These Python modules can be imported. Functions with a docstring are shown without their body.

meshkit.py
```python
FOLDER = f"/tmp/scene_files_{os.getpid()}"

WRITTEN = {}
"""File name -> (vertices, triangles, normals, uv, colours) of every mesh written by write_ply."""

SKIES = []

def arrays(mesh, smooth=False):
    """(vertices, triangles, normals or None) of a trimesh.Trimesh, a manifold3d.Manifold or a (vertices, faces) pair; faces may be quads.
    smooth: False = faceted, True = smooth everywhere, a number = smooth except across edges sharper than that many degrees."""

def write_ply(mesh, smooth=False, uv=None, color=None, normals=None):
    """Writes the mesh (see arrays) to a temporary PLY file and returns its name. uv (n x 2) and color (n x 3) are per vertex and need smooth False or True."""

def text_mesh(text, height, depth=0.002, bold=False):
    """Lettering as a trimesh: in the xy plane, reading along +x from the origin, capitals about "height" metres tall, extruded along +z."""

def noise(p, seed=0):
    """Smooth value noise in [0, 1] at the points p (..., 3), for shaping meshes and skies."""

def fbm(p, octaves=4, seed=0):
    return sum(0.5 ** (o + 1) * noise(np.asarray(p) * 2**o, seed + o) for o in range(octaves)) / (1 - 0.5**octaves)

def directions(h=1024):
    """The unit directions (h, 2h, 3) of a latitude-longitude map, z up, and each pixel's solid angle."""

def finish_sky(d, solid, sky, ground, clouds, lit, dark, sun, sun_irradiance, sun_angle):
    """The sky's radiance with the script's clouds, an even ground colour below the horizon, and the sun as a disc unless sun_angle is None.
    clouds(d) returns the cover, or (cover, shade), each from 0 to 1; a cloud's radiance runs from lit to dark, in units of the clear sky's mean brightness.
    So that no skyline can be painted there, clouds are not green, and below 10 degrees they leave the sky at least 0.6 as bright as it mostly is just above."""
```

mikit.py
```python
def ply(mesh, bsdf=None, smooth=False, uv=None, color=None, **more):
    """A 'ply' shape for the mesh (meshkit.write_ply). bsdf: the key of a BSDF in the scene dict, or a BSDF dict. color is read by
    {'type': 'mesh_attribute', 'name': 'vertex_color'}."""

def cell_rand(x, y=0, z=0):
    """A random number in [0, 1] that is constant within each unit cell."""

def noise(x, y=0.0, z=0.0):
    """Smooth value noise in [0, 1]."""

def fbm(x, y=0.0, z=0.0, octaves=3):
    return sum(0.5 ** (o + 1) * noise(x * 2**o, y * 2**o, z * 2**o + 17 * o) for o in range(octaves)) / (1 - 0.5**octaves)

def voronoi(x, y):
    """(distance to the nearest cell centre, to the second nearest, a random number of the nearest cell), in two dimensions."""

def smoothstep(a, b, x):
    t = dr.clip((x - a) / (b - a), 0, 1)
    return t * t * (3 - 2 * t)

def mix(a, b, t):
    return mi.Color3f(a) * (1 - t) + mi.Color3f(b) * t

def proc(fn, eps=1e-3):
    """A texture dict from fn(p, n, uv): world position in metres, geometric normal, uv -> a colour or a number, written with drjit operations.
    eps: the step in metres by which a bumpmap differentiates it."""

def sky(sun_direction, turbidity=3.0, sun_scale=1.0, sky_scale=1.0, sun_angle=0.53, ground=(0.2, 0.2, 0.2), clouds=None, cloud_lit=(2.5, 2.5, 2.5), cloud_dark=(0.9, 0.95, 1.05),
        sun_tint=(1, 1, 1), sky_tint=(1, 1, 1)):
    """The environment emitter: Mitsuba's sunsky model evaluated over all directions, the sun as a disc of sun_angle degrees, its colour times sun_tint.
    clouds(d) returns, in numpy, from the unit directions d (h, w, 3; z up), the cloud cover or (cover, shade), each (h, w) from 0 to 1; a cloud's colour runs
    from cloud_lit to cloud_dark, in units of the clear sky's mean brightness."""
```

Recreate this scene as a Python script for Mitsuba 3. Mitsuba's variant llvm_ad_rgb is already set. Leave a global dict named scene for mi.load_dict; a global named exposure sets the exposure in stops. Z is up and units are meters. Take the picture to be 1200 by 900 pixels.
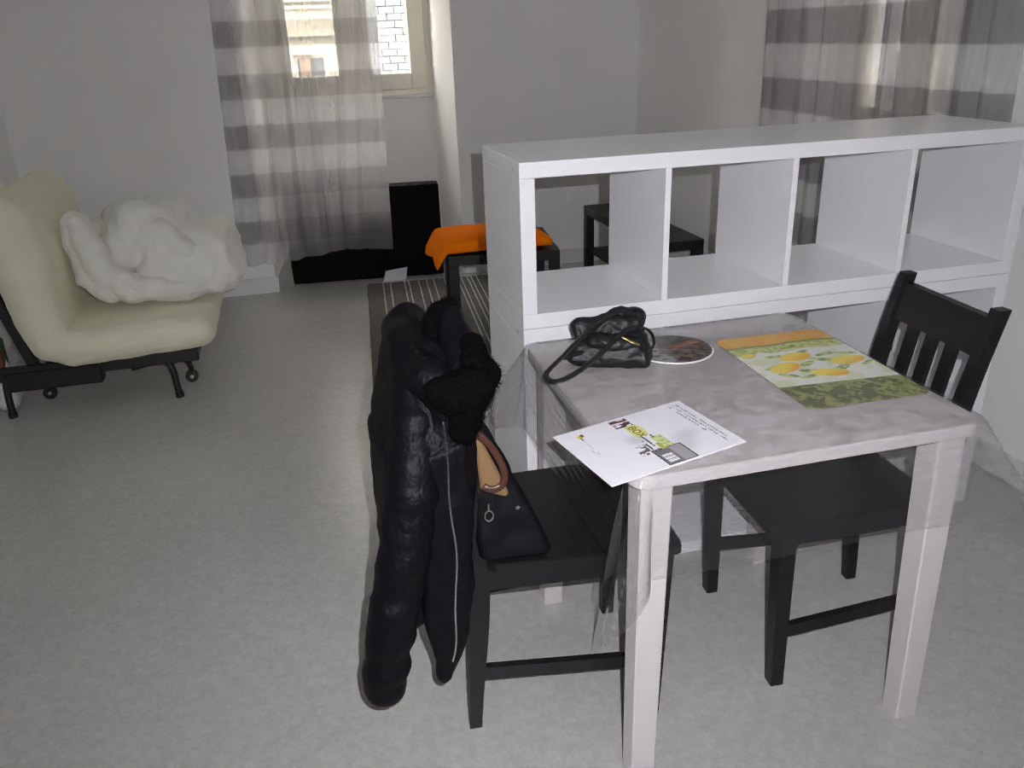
import math
import numpy as np, trimesh, mitsuba as mi, drjit as dr
import manifold3d as m3
from shapely.geometry import Polygon, box as sbox
import mikit, meshkit
from mikit import proc, noise, fbm, voronoi, cell_rand, smoothstep, mix

T = mi.ScalarTransform4f
scene, labels = {}, {}

# ---------------------------------------------------------------- camera, sky, flash, exposure
CAM = np.array([-0.5118, -1.9292, 1.4578])
CR = np.array([0.96685804, -0.25317268, -0.03300204])
CU = np.array([0.1276049, 0.3672186, 0.92134005])
CF = np.array([0.22113916, 0.89501626, -0.38735432])
FPX = 978.7
scene['camera'] = {'type': 'perspective', 'fov': 2 * math.degrees(math.atan(600 / FPX)), 'fov_axis': 'x', 'near_clip': 0.05, 'far_clip': 200.0,
                   'to_world': T().look_at(origin=CAM.tolist(), target=(CAM + CF).tolist(), up=CU.tolist())}
exposure = 2.0
SKY = 15.0
scene['sky'] = mikit.sky((0.3, 0.9, 0.9), turbidity=6.0, sun_scale=0.0, sky_scale=SKY, ground=(0.2, 0.2, 0.2),
                         clouds=lambda d: (np.ones(d.shape[:2]), 0.35 * np.ones(d.shape[:2])), cloud_lit=(2.7, 2.6, 2.40), cloud_dark=(1.72, 1.66, 1.54))
# the camera's own flash, up and to the right of the lens
FL = CAM + CR * 0.055 + CU * 0.045
scene['camera_flash'] = {'type': 'spot', 'to_world': T().look_at(origin=FL.tolist(), target=(FL + CF + 0.02 * CR).tolist(), up=CU.tolist()),
                         'intensity': {'type': 'rgb', 'value': [3.22, 3.18, 3.36]}, 'cutoff_angle': 62.0, 'beam_width': 24.0}

# ---------------------------------------------------------------- helpers
def lin(r, g, b):
    f = lambda c: c / 12.92 if c <= 0.04045 else ((c + 0.055) / 1.055) ** 2.4
    return [f(r / 255), f(g / 255), f(b / 255)]

def rgb(c): return {'type': 'rgb', 'value': list(c)}

def pbr(c, rough=0.5, spec=0.5, metal=0.0, two=True, **k):
    b = {'type': 'principled', 'base_color': c if isinstance(c, dict) else rgb(c), 'roughness': rough, 'specular': spec, 'metallic': metal, **k}
    return {'type': 'twosided', 'b': b} if two else b

def mat(key, d): scene[key] = d; return key

def fresh(k):
    if k not in scene and k not in labels: return k
    i = 1
    while f'{k}_{i:03d}' in scene or f'{k}_{i:03d}' in labels: i += 1
    return f'{k}_{i:03d}'

def thing(name, label, cat, group=None):
    k = fresh(name)
    labels[k] = {'label': label, 'category': cat}
    if group: labels[k]['group'] = group
    return k

def part(parent, name, mesh, m, smooth=False, label=None, kind=None, **kw):
    k = fresh(f'{parent}__{name}')
    scene[k] = mikit.ply(mesh, m, smooth=smooth, **kw)
    if label or kind:
        labels[k] = {}
        if label: labels[k]['label'] = label
        if kind: labels[k]['kind'] = kind
    return k

def single(name, label, cat, mesh, m, smooth=False, **kw):
    k = thing(name, label, cat)
    scene[k] = mikit.ply(mesh, m, smooth=smooth, **kw)
    return k

def struct(name, mesh, m, label=None, smooth=False, **kw):
    scene[name] = mikit.ply(mesh, m, smooth=smooth, **kw)
    labels[name] = {'kind': 'structure', 'label': label or name}
    return name

def hull(pts):
    return trimesh.convex.convex_hull(np.asarray(pts, float))

def box(x0, x1, y0, y1, z0, z1, b=0.0):
    if b <= 0:
        m = trimesh.creation.box((x1 - x0, y1 - y0, z1 - z0)); m.apply_translation(((x0 + x1) / 2, (y0 + y1) / 2, (z0 + z1) / 2)); return m
    P = []
    for x, sx in ((x0, 1), (x1, -1)):
        for y, sy in ((y0, 1), (y1, -1)):
            for z, sz in ((z0, 1), (z1, -1)):
                P += [(x, y + sy * b, z + sz * b), (x + sx * b, y, z + sz * b), (x + sx * b, y + sy * b, z)]
    return hull(P)

def rbox(x0, x1, y0, y1, z0, z1, r, seg=5):
    P = []
    s = trimesh.creation.icosphere(subdivisions=2, radius=r).vertices
    for x in (x0 + r, x1 - r):
        for y in (y0 + r, y1 - r):
            for z in (z0 + r, z1 - r):
                P.append(s + (x, y, z))
    return hull(np.vstack(P))

def cat_(*ms): return trimesh.util.concatenate(list(ms))

def rotz(m, a, c=(0, 0, 0)):
    m = m.copy(); m.apply_transform(trimesh.transformations.rotation_matrix(a, (0, 0, 1), c)); return m

def rot(m, a, ax, c=(0, 0, 0)):
    m = m.copy(); m.apply_transform(trimesh.transformations.rotation_matrix(a, ax, c)); return m

def move(m, v): m = m.copy(); m.apply_translation(v); return m

def resample(P, n):
    P = np.asarray(P, float)
    from scipy.interpolate import CubicSpline
    t = np.r_[0, np.cumsum(np.linalg.norm(np.diff(P, axis=0), axis=1))]
    return CubicSpline(t, P)(np.linspace(0, t[-1], n))

def sweep(P, w, h=None, sides=10, up=(0, 0, 1), squash=False):
    """tube along the polyline P; w, h half sizes of an elliptic section (numbers or per point)"""
    P = np.asarray(P, float); n = len(P)
    h = w if h is None else h
    w = np.broadcast_to(w, n); h = np.broadcast_to(h, n)
    t = np.gradient(P, axis=0); t /= np.linalg.norm(t, axis=1, keepdims=True)
    u = np.asarray(up, float)
    if u.ndim == 1:
        u0 = u - t[0] * (u @ t[0])
        if np.linalg.norm(u0) < 1e-3: u0 = np.cross(t[0], (1, .3, .2))
        U = [u0 / np.linalg.norm(u0)]
        for i in range(1, n):
            v = U[-1] - t[i] * (U[-1] @ t[i]); U.append(v / np.linalg.norm(v))
        U = np.array(U)
    B = np.cross(t, U)
    a = np.arange(sides) * 2 * np.pi / sides
    V = P[:, None] + w[:, None, None] * np.cos(a)[None, :, None] * B[:, None] + h[:, None, None] * np.sin(a)[None, :, None] * U[:, None]
    V = V.reshape(-1, 3)
    F = []
    for i in range(n - 1):
        for j in range(sides):
            A, Bq, Cq, D = i * sides + j, i * sides + (j + 1) % sides, (i + 1) * sides + (j + 1) % sides, (i + 1) * sides + j
            F += [(A, Bq, Cq), (A, Cq, D)]
    c0, c1 = len(V), len(V) + 1
    V = np.vstack([V, P[:1], P[-1:]])
    for j in range(sides):
        F += [(c0, (j + 1) % sides, j), (c1, (n - 1) * sides + j, (n - 1) * sides + (j + 1) % sides)]
    m = trimesh.Trimesh(V, F, process=False); m.fix_normals(); return m

def bone(a, ra, b, rb):
    s = trimesh.creation.icosphere(subdivisions=2, radius=1.0).vertices
    return m3.Manifold.hull_points(np.vstack([s * ra + a, s * rb + b]))

def blob(bones, edge=0.012, it=12):
    """bones: lists of (point, radius) chains -> one smooth closed mesh"""
    M = None
    for ch in bones:
        if ch and ch[0] == 'hull':
            s = trimesh.creation.icosphere(subdivisions=2, radius=1.0).vertices
            h = m3.Manifold.hull_points(np.vstack([s * r + np.array(p) for p, r in ch[1:]]))
            M = h if M is None else M + h
            continue
        for (a, ra), (b, rb) in zip(ch[:-1], ch[1:]):
            h = bone(np.array(a, float), ra, np.array(b, float), rb)
            M = h if M is None else M + h
    M = M.refine_to_length(edge)
    mm = M.to_mesh()
    m = trimesh.Trimesh(mm.vert_properties[:, :3], mm.tri_verts, process=True)
    trimesh.smoothing.filter_taubin(m, lamb=0.5, nu=0.52, iterations=it)
    return m

def displace(m, fn):
    m = m.copy(); v = np.array(m.vertices); n = np.array(m.vertex_normals)
    m.vertices = v + n * fn(v)[:, None]; return m

def ridged(p, scale, seed=0, octaves=3):
    p = np.asarray(p) * scale
    return 1 - np.abs(2 * meshkit.fbm(p, octaves, seed) - 1) * 2

def grid(n, m):
    i, j = np.meshgrid(np.arange(n - 1), np.arange(m - 1), indexing='ij')
    a = (i * m + j).ravel()
    return np.vstack([np.stack([a, a + m, a + m + 1], 1), np.stack([a, a + m + 1, a + 1], 1)])

def sheet(X, thick=0.0):
    """X (n, m, 3) -> mesh; with thickness closed on both sides"""
    n, m = X.shape[:2]
    V = X.reshape(-1, 3); F = grid(n, m)
    if thick <= 0: return trimesh.Trimesh(V, F, process=False)
    N = trimesh.Trimesh(V, F, process=False).vertex_normals
    V2 = np.vstack([V, V - N * thick]); k = len(V)
    b = np.r_[np.arange(m), np.arange(1, n) * m + m - 1, (n - 1) * m + np.arange(m - 2, -1, -1), np.arange(n - 2, 0, -1) * m]
    b2 = np.roll(b, -1)
    S = np.vstack([np.stack([b, b2 + k, b2], 1), np.stack([b, b + k, b2 + k], 1)])
    M = trimesh.Trimesh(V2, np.vstack([F, F[:, ::-1] + k, S]), process=False); M.fix_normals(); return M

def rrect(x0, x1, y0, y1, r, q=8):
    return sbox(x0 + r, y0 + r, x1 - r, y1 - r).buffer(r, quad_segs=q)

def extrude(poly, z0, z1):
    m = trimesh.creation.extrude_polygon(poly, z1 - z0, engine='earcut'); m.apply_translation((0, 0, z0)); return m

# ---------------------------------------------------------------- materials
def t_wall(p, n, uv):
    return mi.Color3f(0.76, 0.755, 0.745) * (0.97 + 0.05 * fbm(p.x * 3, p.y * 3, p.z * 3))
mat('m_wall', pbr(proc(t_wall), 0.85, 0.2))
mat('m_ceiling', pbr([0.8, 0.8, 0.79], 0.9, 0.2))
def t_floor(p, n, uv):
    a = fbm(p.x * 62, p.y * 62, 0.0, 3)
    b = noise(p.x * 160, p.y * 160, 3.0)
    c = fbm(p.x * 1.7 + 9, p.y * 1.7, 2.0)
    return mi.Color3f(0.385, 0.380, 0.362) * (0.83 + 0.18 * a + 0.10 * b + 0.10 * c)
mat('m_floor', pbr(proc(t_floor), 0.27, 0.5))
mat('m_trim', pbr(lin(205, 205, 203), 0.45, 0.4))
mat('m_frame', pbr(lin(226, 222, 208), 0.4, 0.4))
mat('m_white', pbr([0.67, 0.67, 0.69], 0.25, 0.5))
def t_black_wood(p, n, uv):
    g = fbm(p.x * 60, p.y * 60, p.z * 60)
    return mi.Color3f(0.0095, 0.0085, 0.0095) * (0.75 + 0.5 * g)
mat('m_blackwood', pbr(proc(t_black_wood), 0.38, 0.3))
mat('m_lack', pbr([0.012, 0.011, 0.011], 0.4, 0.45))
mat('m_blackbox', pbr([0.0015, 0.0015, 0.002], 0.6, 0.08))
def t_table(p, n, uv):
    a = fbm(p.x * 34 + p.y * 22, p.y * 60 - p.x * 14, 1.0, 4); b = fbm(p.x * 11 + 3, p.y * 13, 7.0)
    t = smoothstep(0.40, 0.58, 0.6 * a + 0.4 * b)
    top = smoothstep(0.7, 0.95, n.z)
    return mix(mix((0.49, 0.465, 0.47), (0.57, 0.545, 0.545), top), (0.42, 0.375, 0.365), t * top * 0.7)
mat('m_table', pbr(proc(t_table), 0.4, 0.4))
mat('m_clear', {'type': 'blendbsdf', 'weight': 0.038, 'a': {'type': 'thindielectric', 'int_ior': 1.45},
                'b': pbr([0.28, 0.28, 0.285], 0.15, 0.7)})
mat('m_pane', {'type': 'thindielectric', 'int_ior': 1.5})
def stripes(z0):
    def w(p, n, uv):
        k = dr.floor((p.z - z0) / 0.1375)
        f = (p.z - z0) / 0.275; f = f - dr.floor(f)
        dark = smoothstep(0.0, 0.014, f) * smoothstep(0.507, 0.493, f)
        return 0.40 + 0.24 * dark
    def c(p, n, uv):
        k = dr.floor((p.z - z0) / 0.1375)
        f = (p.z - z0) / 0.275; f = f - dr.floor(f)
        dark = smoothstep(0.0, 0.014, f) * smoothstep(0.507, 0.493, f)
        th = 0.92 + 0.16 * noise(p.x * 900 + p.y * 900, p.z * 12)
        return mix((0.86, 0.85, 0.86), (0.44, 0.42, 0.435), dark) * th
    return w, c
for key, z0 in (('m_curtain_back', 0.33), ('m_curtain_right', 0.275)):
    w, c = stripes(z0)
    mat(key, {'type': 'blendbsdf', 'weight': proc(w), 'a': {'type': 'thindielectric', 'int_ior': 1.02},
              'b': {'type': 'principledthin', 'base_color': proc(c), 'roughness': 0.5, 'diff_trans': 1.45, 'spec_trans': 0.0, 'eta': 1.4}})
mat('m_cream', pbr(proc(lambda p, n, uv: mi.Color3f(0.65, 0.64, 0.49) * (0.94 + 0.1 * fbm(p.x * 9, p.y * 9, p.z * 9))), 0.9, 0.15, sheen=0.3))
mat('m_duvet', {'type': 'twosided', 'b': {'type': 'bumpmap', 'tex': proc(lambda p, n, uv: dr.abs(fbm(p.x * 16, p.y * 16, p.z * 11, 3) - 0.5), 2e-3), 'scale': 0.022,
                                          'bsdf': pbr([0.66, 0.65, 0.60], 0.9, 0.15, two=False)}})
mat('m_blackmetal', pbr([0.008, 0.008, 0.009], 0.4, 0.5))
mat('m_chrome', pbr([0.75, 0.75, 0.77], 0.22, 0.5, 1.0))
mat('m_orange', pbr([0.80, 0.175, 0.002], 0.9, 0.1))
def t_rug(p, n, uv):
    x = uv.x * 1.33
    s = mi.Float(0)
    for c in RUG_LINES: s = dr.maximum(s, dr.select(dr.abs(x - c) < 0.0036, 1.0, 0.0))
    g = noise(p.x * 350, p.y * 350)
    return mix((0.125, 0.118, 0.112), (0.46, 0.45, 0.44), s) * (0.8 + 0.4 * g)
RUG_LINES = [0.10, 0.145, 0.235, 0.262, 0.325, 0.375, 0.42, 0.49, 0.575, 0.60, 0.64, 0.665, 0.70, 0.78, 0.86, 0.90, 0.99, 1.06, 1.10, 1.2]
mat('m_rug', pbr(proc(t_rug), 0.95, 0.1))
mat('m_paper', pbr([0.72, 0.72, 0.74], 0.35, 0.4))
def t_nylon(p, n, uv): return mi.Color3f(0.0030, 0.0030, 0.0048) * (0.8 + 0.4 * noise(p.x * 300, p.y * 300, p.z * 300))
mat('m_nylon', {'type': 'twosided', 'b': {'type': 'bumpmap', 'tex': proc(lambda p, n, uv: dr.abs(fbm(p.x * 38, p.y * 38, p.z * 26, 4) - 0.5), 1e-3), 'scale': 0.007,
                                          'bsdf': pbr(proc(t_nylon), 0.52, 0.13, two=False)}})
mat('m_fur', pbr([0.0018, 0.0018, 0.0021], 0.85, 0.06))
mat('m_bagcloth', pbr([0.0035, 0.0035, 0.0052], 0.55, 0.16))
mat('m_tan', pbr([0.19, 0.115, 0.055], 0.7, 0.2))
mat('m_brown', pbr([0.055, 0.020, 0.012], 0.4, 0.5))
mat('m_leather', {'type': 'twosided', 'b': {'type': 'bumpmap', 'tex': proc(lambda p, n, uv: fbm(p.x * 260, p.y * 260, p.z * 260), 4e-4), 'scale': 0.0012,
                                            'bsdf': pbr([0.0075, 0.0075, 0.0095], 0.45, 0.35, two=False)}})
mat('m_strap', pbr([0.0085, 0.0075, 0.0085], 0.35, 0.5))
mat('m_gold', pbr([0.75, 0.60, 0.22], 0.3, 0.5, 1.0))
mat('m_bagwhite', pbr([0.6, 0.6, 0.58], 0.6, 0.3))
mat('m_green', pbr([0.06, 0.11, 0.05], 0.6, 0.3))
mat('m_redbrown', pbr([0.15, 0.055, 0.03], 0.6, 0.3))
mat('m_slate0', pbr([0.18, 0.185, 0.195], 0.7, 0.3)); mat('m_slate1', pbr([0.165, 0.17, 0.18], 0.7, 0.3)); mat('m_slate2', pbr([0.195, 0.198, 0.205], 0.7, 0.3))
mat('m_joint', pbr([0.11, 0.11, 0.115], 0.9, 0.1))
mat('m_render', pbr([0.42, 0.395, 0.32], 0.9, 0.1)); mat('m_stone', pbr([0.46, 0.44, 0.38], 0.9, 0.1))
mat('m_darkpane', pbr([0.10, 0.11, 0.13], 0.15, 0.5)); mat('m_shutter', pbr([0.24, 0.18, 0.13], 0.7, 0.2))
mat('m_asphalt', pbr([0.16, 0.16, 0.16], 0.9, 0.2))

# ---------------------------------------------------------------- room shell
XL, XR, YB, YF, ZC = -2.0, 1.70, 3.38, -3.0, 2.55
NX0, NX1, NY = -0.70, 0.505, 4.12          # the window recess of the back wall
struct('floor', box(XL - .3, XR + .4, YF - .2, NY + .15, -0.12, 0.0), 'm_floor', 'pale grey speckled vinyl floor')
struct('ceiling', box(XL - .3, XR + .4, YF - .2, NY + .15, ZC, ZC + .15), 'm_ceiling', 'white ceiling')
niche_left = extrude(Polygon([(XL - .3, YB), (NX0, YB), (NX0 + .09, NY), (NX0 + .09, NY + .15), (XL - .3, NY + .15)]), 0, ZC)
niche_right = extrude(Polygon([(XR + .4, YB), (NX1, YB), (NX1 - .01, NY), (NX1 - .01, NY + .15), (XR + .4, NY + .15)]), 0, ZC)
struct('wall_back', cat_(niche_left, niche_right, box(NX0, NX1, YB, NY + .15, 2.36, ZC), box(NX0, NX1, NY, NY + .15, 0, 1.085)), 'm_wall', 'back wall with deep window recess')
struct('wall_left', box(XL - .3, XL, YF - .2, YB, 0, ZC), 'm_wall', 'left wall')
WY0, WY1, WZ0, WZ1 = 0.62, 1.52, 0.98, 2.3
struct('wall_right', cat_(box(XR, XR + .4, YF - .2, WY0, 0, ZC), box(XR, XR + .4, WY1, YB, 0, ZC), box(XR, XR + .4, WY0, WY1, 0, WZ0), box(XR, XR + .4, WY0, WY1, WZ1, ZC)), 'm_wall', 'right wall with window')
FX0, FX1, FZ0, FZ1 = -1.35, -0.65, 1.25, 2.0
struct('wall_front', cat_(box(XL - .3, FX0, YF - .2, YF, 0, ZC), box(FX1, XR + .4, YF - .2, YF, 0, ZC), box(FX0, FX1, YF - .2, YF, 0, FZ0), box(FX0, FX1, YF - .2, YF, FZ1, ZC)), 'm_wall', 'wall behind the camera with a window')
def base_run(a, b, h=0.10, t=0.014):
    a, b = np.array(a), np.array(b); d = b - a; L = np.linalg.norm(d)
    m = box(0, L, 0, t, 0, h, 0.003)
    return move(rotz(m, math.atan2(d[1], d[0])), (a[0], a[1], 0))
struct('baseboard_back', cat_(base_run((NX0 + .012, YB), (XL, YB)), base_run((XR, YB), (NX1 - .0, YB))), 'm_trim', 'white baseboard along the back wall')
struct('baseboard_recess', cat_(base_run((NX0 + .085, NY), (NX0, YB - .012)), base_run((NX1, YB), (NX1 - .01, NY))), 'm_trim', 'white baseboard in the window recess')
struct('baseboard_left', base_run((XL, YB), (XL, YF)), 'm_trim', 'white baseboard of left wall')
struct('baseboard_right', base_run((XR, YF), (XR, YB)), 'm_trim', 'white baseboard of right wall')

# window of the back recess
def frame_rect(x0, x1, z0, z1, l, r, b, t, y0, y1, bev=0.004):
    return cat_(box(x0, x0 + l, y0, y1, z0, z1, bev), box(x1 - r, x1, y0, y1, z0, z1, bev), box(x0 + l, x1 - r, y0, y1, z0, z0 + b, bev), box(x0 + l, x1 - r, y0, y1, z1 - t, z1, bev))
labels['window_1'] = {'kind': 'structure', 'label': 'cream two-leaf casement window in the recess'}
wy = NY
part('window_1', 'outer_frame', frame_rect(NX0 + .08, NX1, 1.085, 2.36, .05, .045, .045, .05, wy + .0, wy + .09), 'm_frame')
GX = [(-0.565, -0.02), (-0.02, 0.455)]
for k, (a, b, gl, gr) in enumerate([(-0.57, -0.022, -0.433, -0.135), (-0.022, 0.46, 0.089, 0.349)]):
    lf = part('window_1', 'casement', frame_rect(a, b, 1.125, 2.315, gl - a, b - gr, .108, .09, wy - .02, wy + .04, .006), 'm_frame')
    part(lf, 'pane', box(gl - .01, gr + .01, wy + .008, wy + .012, 1.225, 2.235), 'm_pane')
part('window_1', 'cover_strip', box(-0.047, 0.003, wy - .033, wy - .02, 1.125, 2.315, .004), 'm_frame')
hg = trimesh.creation.cylinder(0.009, 0.09, sections=10); hg.apply_translation((0.463, wy - .022, 1.30)); part('window_1', 'hinge', hg, 'm_frame', 40)
part('window_1', 'sill', box(NX0 + .08, NX1 - .008, NY - .035, NY + .14, 1.07, 1.095, .004), 'm_trim')
labels['window_3'] = {'kind': 'structure', 'label': 'casement window behind the camera'}
part('window_3', 'outer_frame', frame_rect(FX0, FX1, FZ0, FZ1, .05, .05, .05, .05, YF - .14, YF - .06), 'm_frame')
for a, b in ((FX0 + .045, -1.0), (-1.0, FX1 - .045)):
    lf = part('window_3', 'casement', frame_rect(a, b, FZ0 + .045, FZ1 - .045, .08, .08, .12, .09, YF - .12, YF - .06, .005), 'm_frame')
    part(lf, 'pane', box(a + .07, b - .07, YF - .092, YF - .088, FZ0 + .15, FZ1 - .12), 'm_pane')
labels['window_2'] = {'kind': 'structure', 'label': 'window in the right wall behind the curtain'}
def yx(m):                     # swap x and y
    m = m.copy(); v = np.array(m.vertices)[:, [1, 0, 2]]; return trimesh.Trimesh(v, np.array(m.faces)[:, ::-1], process=False)
part('window_2', 'outer_frame', yx(frame_rect(WY0, WY1, WZ0, WZ1, .05, .05, .05, .05, XR + .22, XR + .30)), 'm_frame')
for a, b in ((WY0 + .045, 1.07), (1.07, WY1 - .045)):
    lf = part('window_2', 'casement', yx(frame_rect(a, b, WZ0 + .045, WZ1 - .045, .08, .08, .09, .09, XR + .20, XR + .255, .005)), 'm_frame')
    part(lf, 'pane', yx(box(a + .07, b - .07, XR + .224, XR + .228, WZ0 + .12, WZ1 - .12)), 'm_pane')
part('window_2', 'sill', yx(box(WY0, WY1, XR - .02, XR + .38, WZ0 - .02, WZ0 + .008, .004)), 'm_trim')

# ---------------------------------------------------------------- outside
struct('ground', box(-30, 30, -25, 40, -3.7, -3.5), 'm_asphalt', 'street below the window')
rs = np.random.RandomState(5)
b1 = thing('slate_clad_building', 'building clad in pale grey slates seen through the right window pane', 'building')
part(b1, 'wall', box(0.60, 6.5, 11.03, 17, -3.5, 5.2), 'm_joint')
rows, cw, rh = 19, 0.215, 0.094
var = {}
for r in range(rows):
    for c in range(9):
        x0 = 0.62 + (c - (0.5 if r % 2 else 0)) * cw
        x0, x1 = max(x0, 0.62), x0 + cw - 0.006
        if x1 - x0 < .04: continue
        wj, dj = rs.uniform(-.006, .006), rs.uniform(0, .012)
        z0 = 0.55 + r * rh + rs.uniform(-.003, .003)
        part(b1, 'slate', box(x0, x1 + wj, 11.0 - dj, 11.04, z0, z0 + rh - .006), f'm_slate{rs.randint(3)}')
part(b1, 'roof', hull([(.62, 10.9, 5.21), (6.6, 10.9, 5.21), (.62, 17.1, 5.21), (6.6, 17.1, 5.21), (.62, 14, 7.2), (6.6, 14, 7.2)]), 'm_joint')
b2 = thing('cream_rendered_building', 'cream rendered house with stone bands seen through the left window pane', 'building')
part(b2, 'wall', cat_(box(-7, -0.30, 11.2, 17, -3.5, 5.0), box(.18, .58, 11.2, 17, -3.5, 5.0), box(-.30, .18, 11.2, 17, 1.27, 5.0), box(-.30, .18, 11.2, 17, -3.5, .2), box(-.30, .18, 11.5, 17, .2, 1.27)), 'm_render')
for z in (1.50, 1.86, 1.95, 4.6): part(b2, 'stone_band', box(-7, .58, 11.12 - .03 * (z > 1.9), 11.2, z, z + .045, .008), 'm_stone')
wf = part(b2, 'window', frame_rect(-.30, .18, .2, 1.27, .05, .05, .05, .05, 11.3, 11.38), 'm_frame')
part(wf, 'pane', box(-.25, .13, 11.34, 11.345, .25, 1.22), 'm_darkpane')
part(b2, 'shutter', box(-.22, -.06, 11.26, 11.29, .25, 1.24, .006), 'm_shutter')
part(b2, 'roof', hull([(-7.2, 11, 5.01), (.575, 11, 5.01), (-7.2, 17.2, 5.01), (.575, 17.2, 5.01), (-7.2, 14, 7), (.575, 14, 7)]), 'm_joint')
b3 = thing('courtyard_house', 'grey house wall across the courtyard behind the right window', 'building')
part(b3, 'wall', box(3.4, 7, -8, 9, -3.5, 6.5), 'm_joint')
part(b3, 'roof', hull([(3.3, -8, 6.5), (7.1, -8, 6.5), (3.3, 9, 6.5), (7.1, 9, 6.5), (5.2, -8, 8), (5.2, 9, 8)]), 'm_joint')

# ---------------------------------------------------------------- curtains
def curtain(xa, xb, z0, z1, axis, at, seed, lean=(0, 0), amp=0.02, hem=0.0, nx=360, nz=130, puckers=()):
    s, t = np.meshgrid(np.linspace(0, 1, nx), np.linspace(0, 1, nz), indexing='ij')
    L = abs(xb - xa)
    x = xa + (xb - xa) * s + (1 - t) * (lean[0] * (1 - s) + lean[1] * s)
    q = np.stack([s * L * 5.5 + 0.25 * t, t * 0.9, 0 * s], -1)
    ph = 2 * np.pi * (s * L / 0.135 + 1.1 * meshkit.fbm(q, 2, seed))
    a = amp * (0.55 + 0.9 * meshkit.noise(np.stack([s * L * 4, t * 1.2, 0 * s + 5], -1), seed + 3))
    off = a * np.sin(ph) + 0.35 * a * np.sin(2.3 * ph + 1.0)
    x = x + 0.35 * a * np.cos(ph)
    off += 0.004 * (ridged(np.stack([s * L * 14, t * 5, 0 * s], -1), 1, seed + 8, 2)) * (1 - t)
    for (ps, pz) in puckers:
        d = np.hypot((s - ps) * L, (z0 + (z1 - z0) * t - pz))
        off += 0.014 * np.exp(-(d / .035) ** 2) * np.cos(8 * np.arctan2(t - (pz - z0) / (z1 - z0), s - ps))
    z = z0 + (z1 - z0) * t + hem * (meshkit.noise(np.stack([s * L * 5, 0 * s, 0 * s], -1), seed + 1) - .5) * (1 - t) ** 3
    X = np.stack([x, at + off, z], -1) if axis == 'x' else np.stack([at + off, x, z], -1)
    return sheet(X)
c1 = thing('striped_curtain', 'sheer grey and white striped curtain over the window recess beside the sofa bed', 'curtain')
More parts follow.
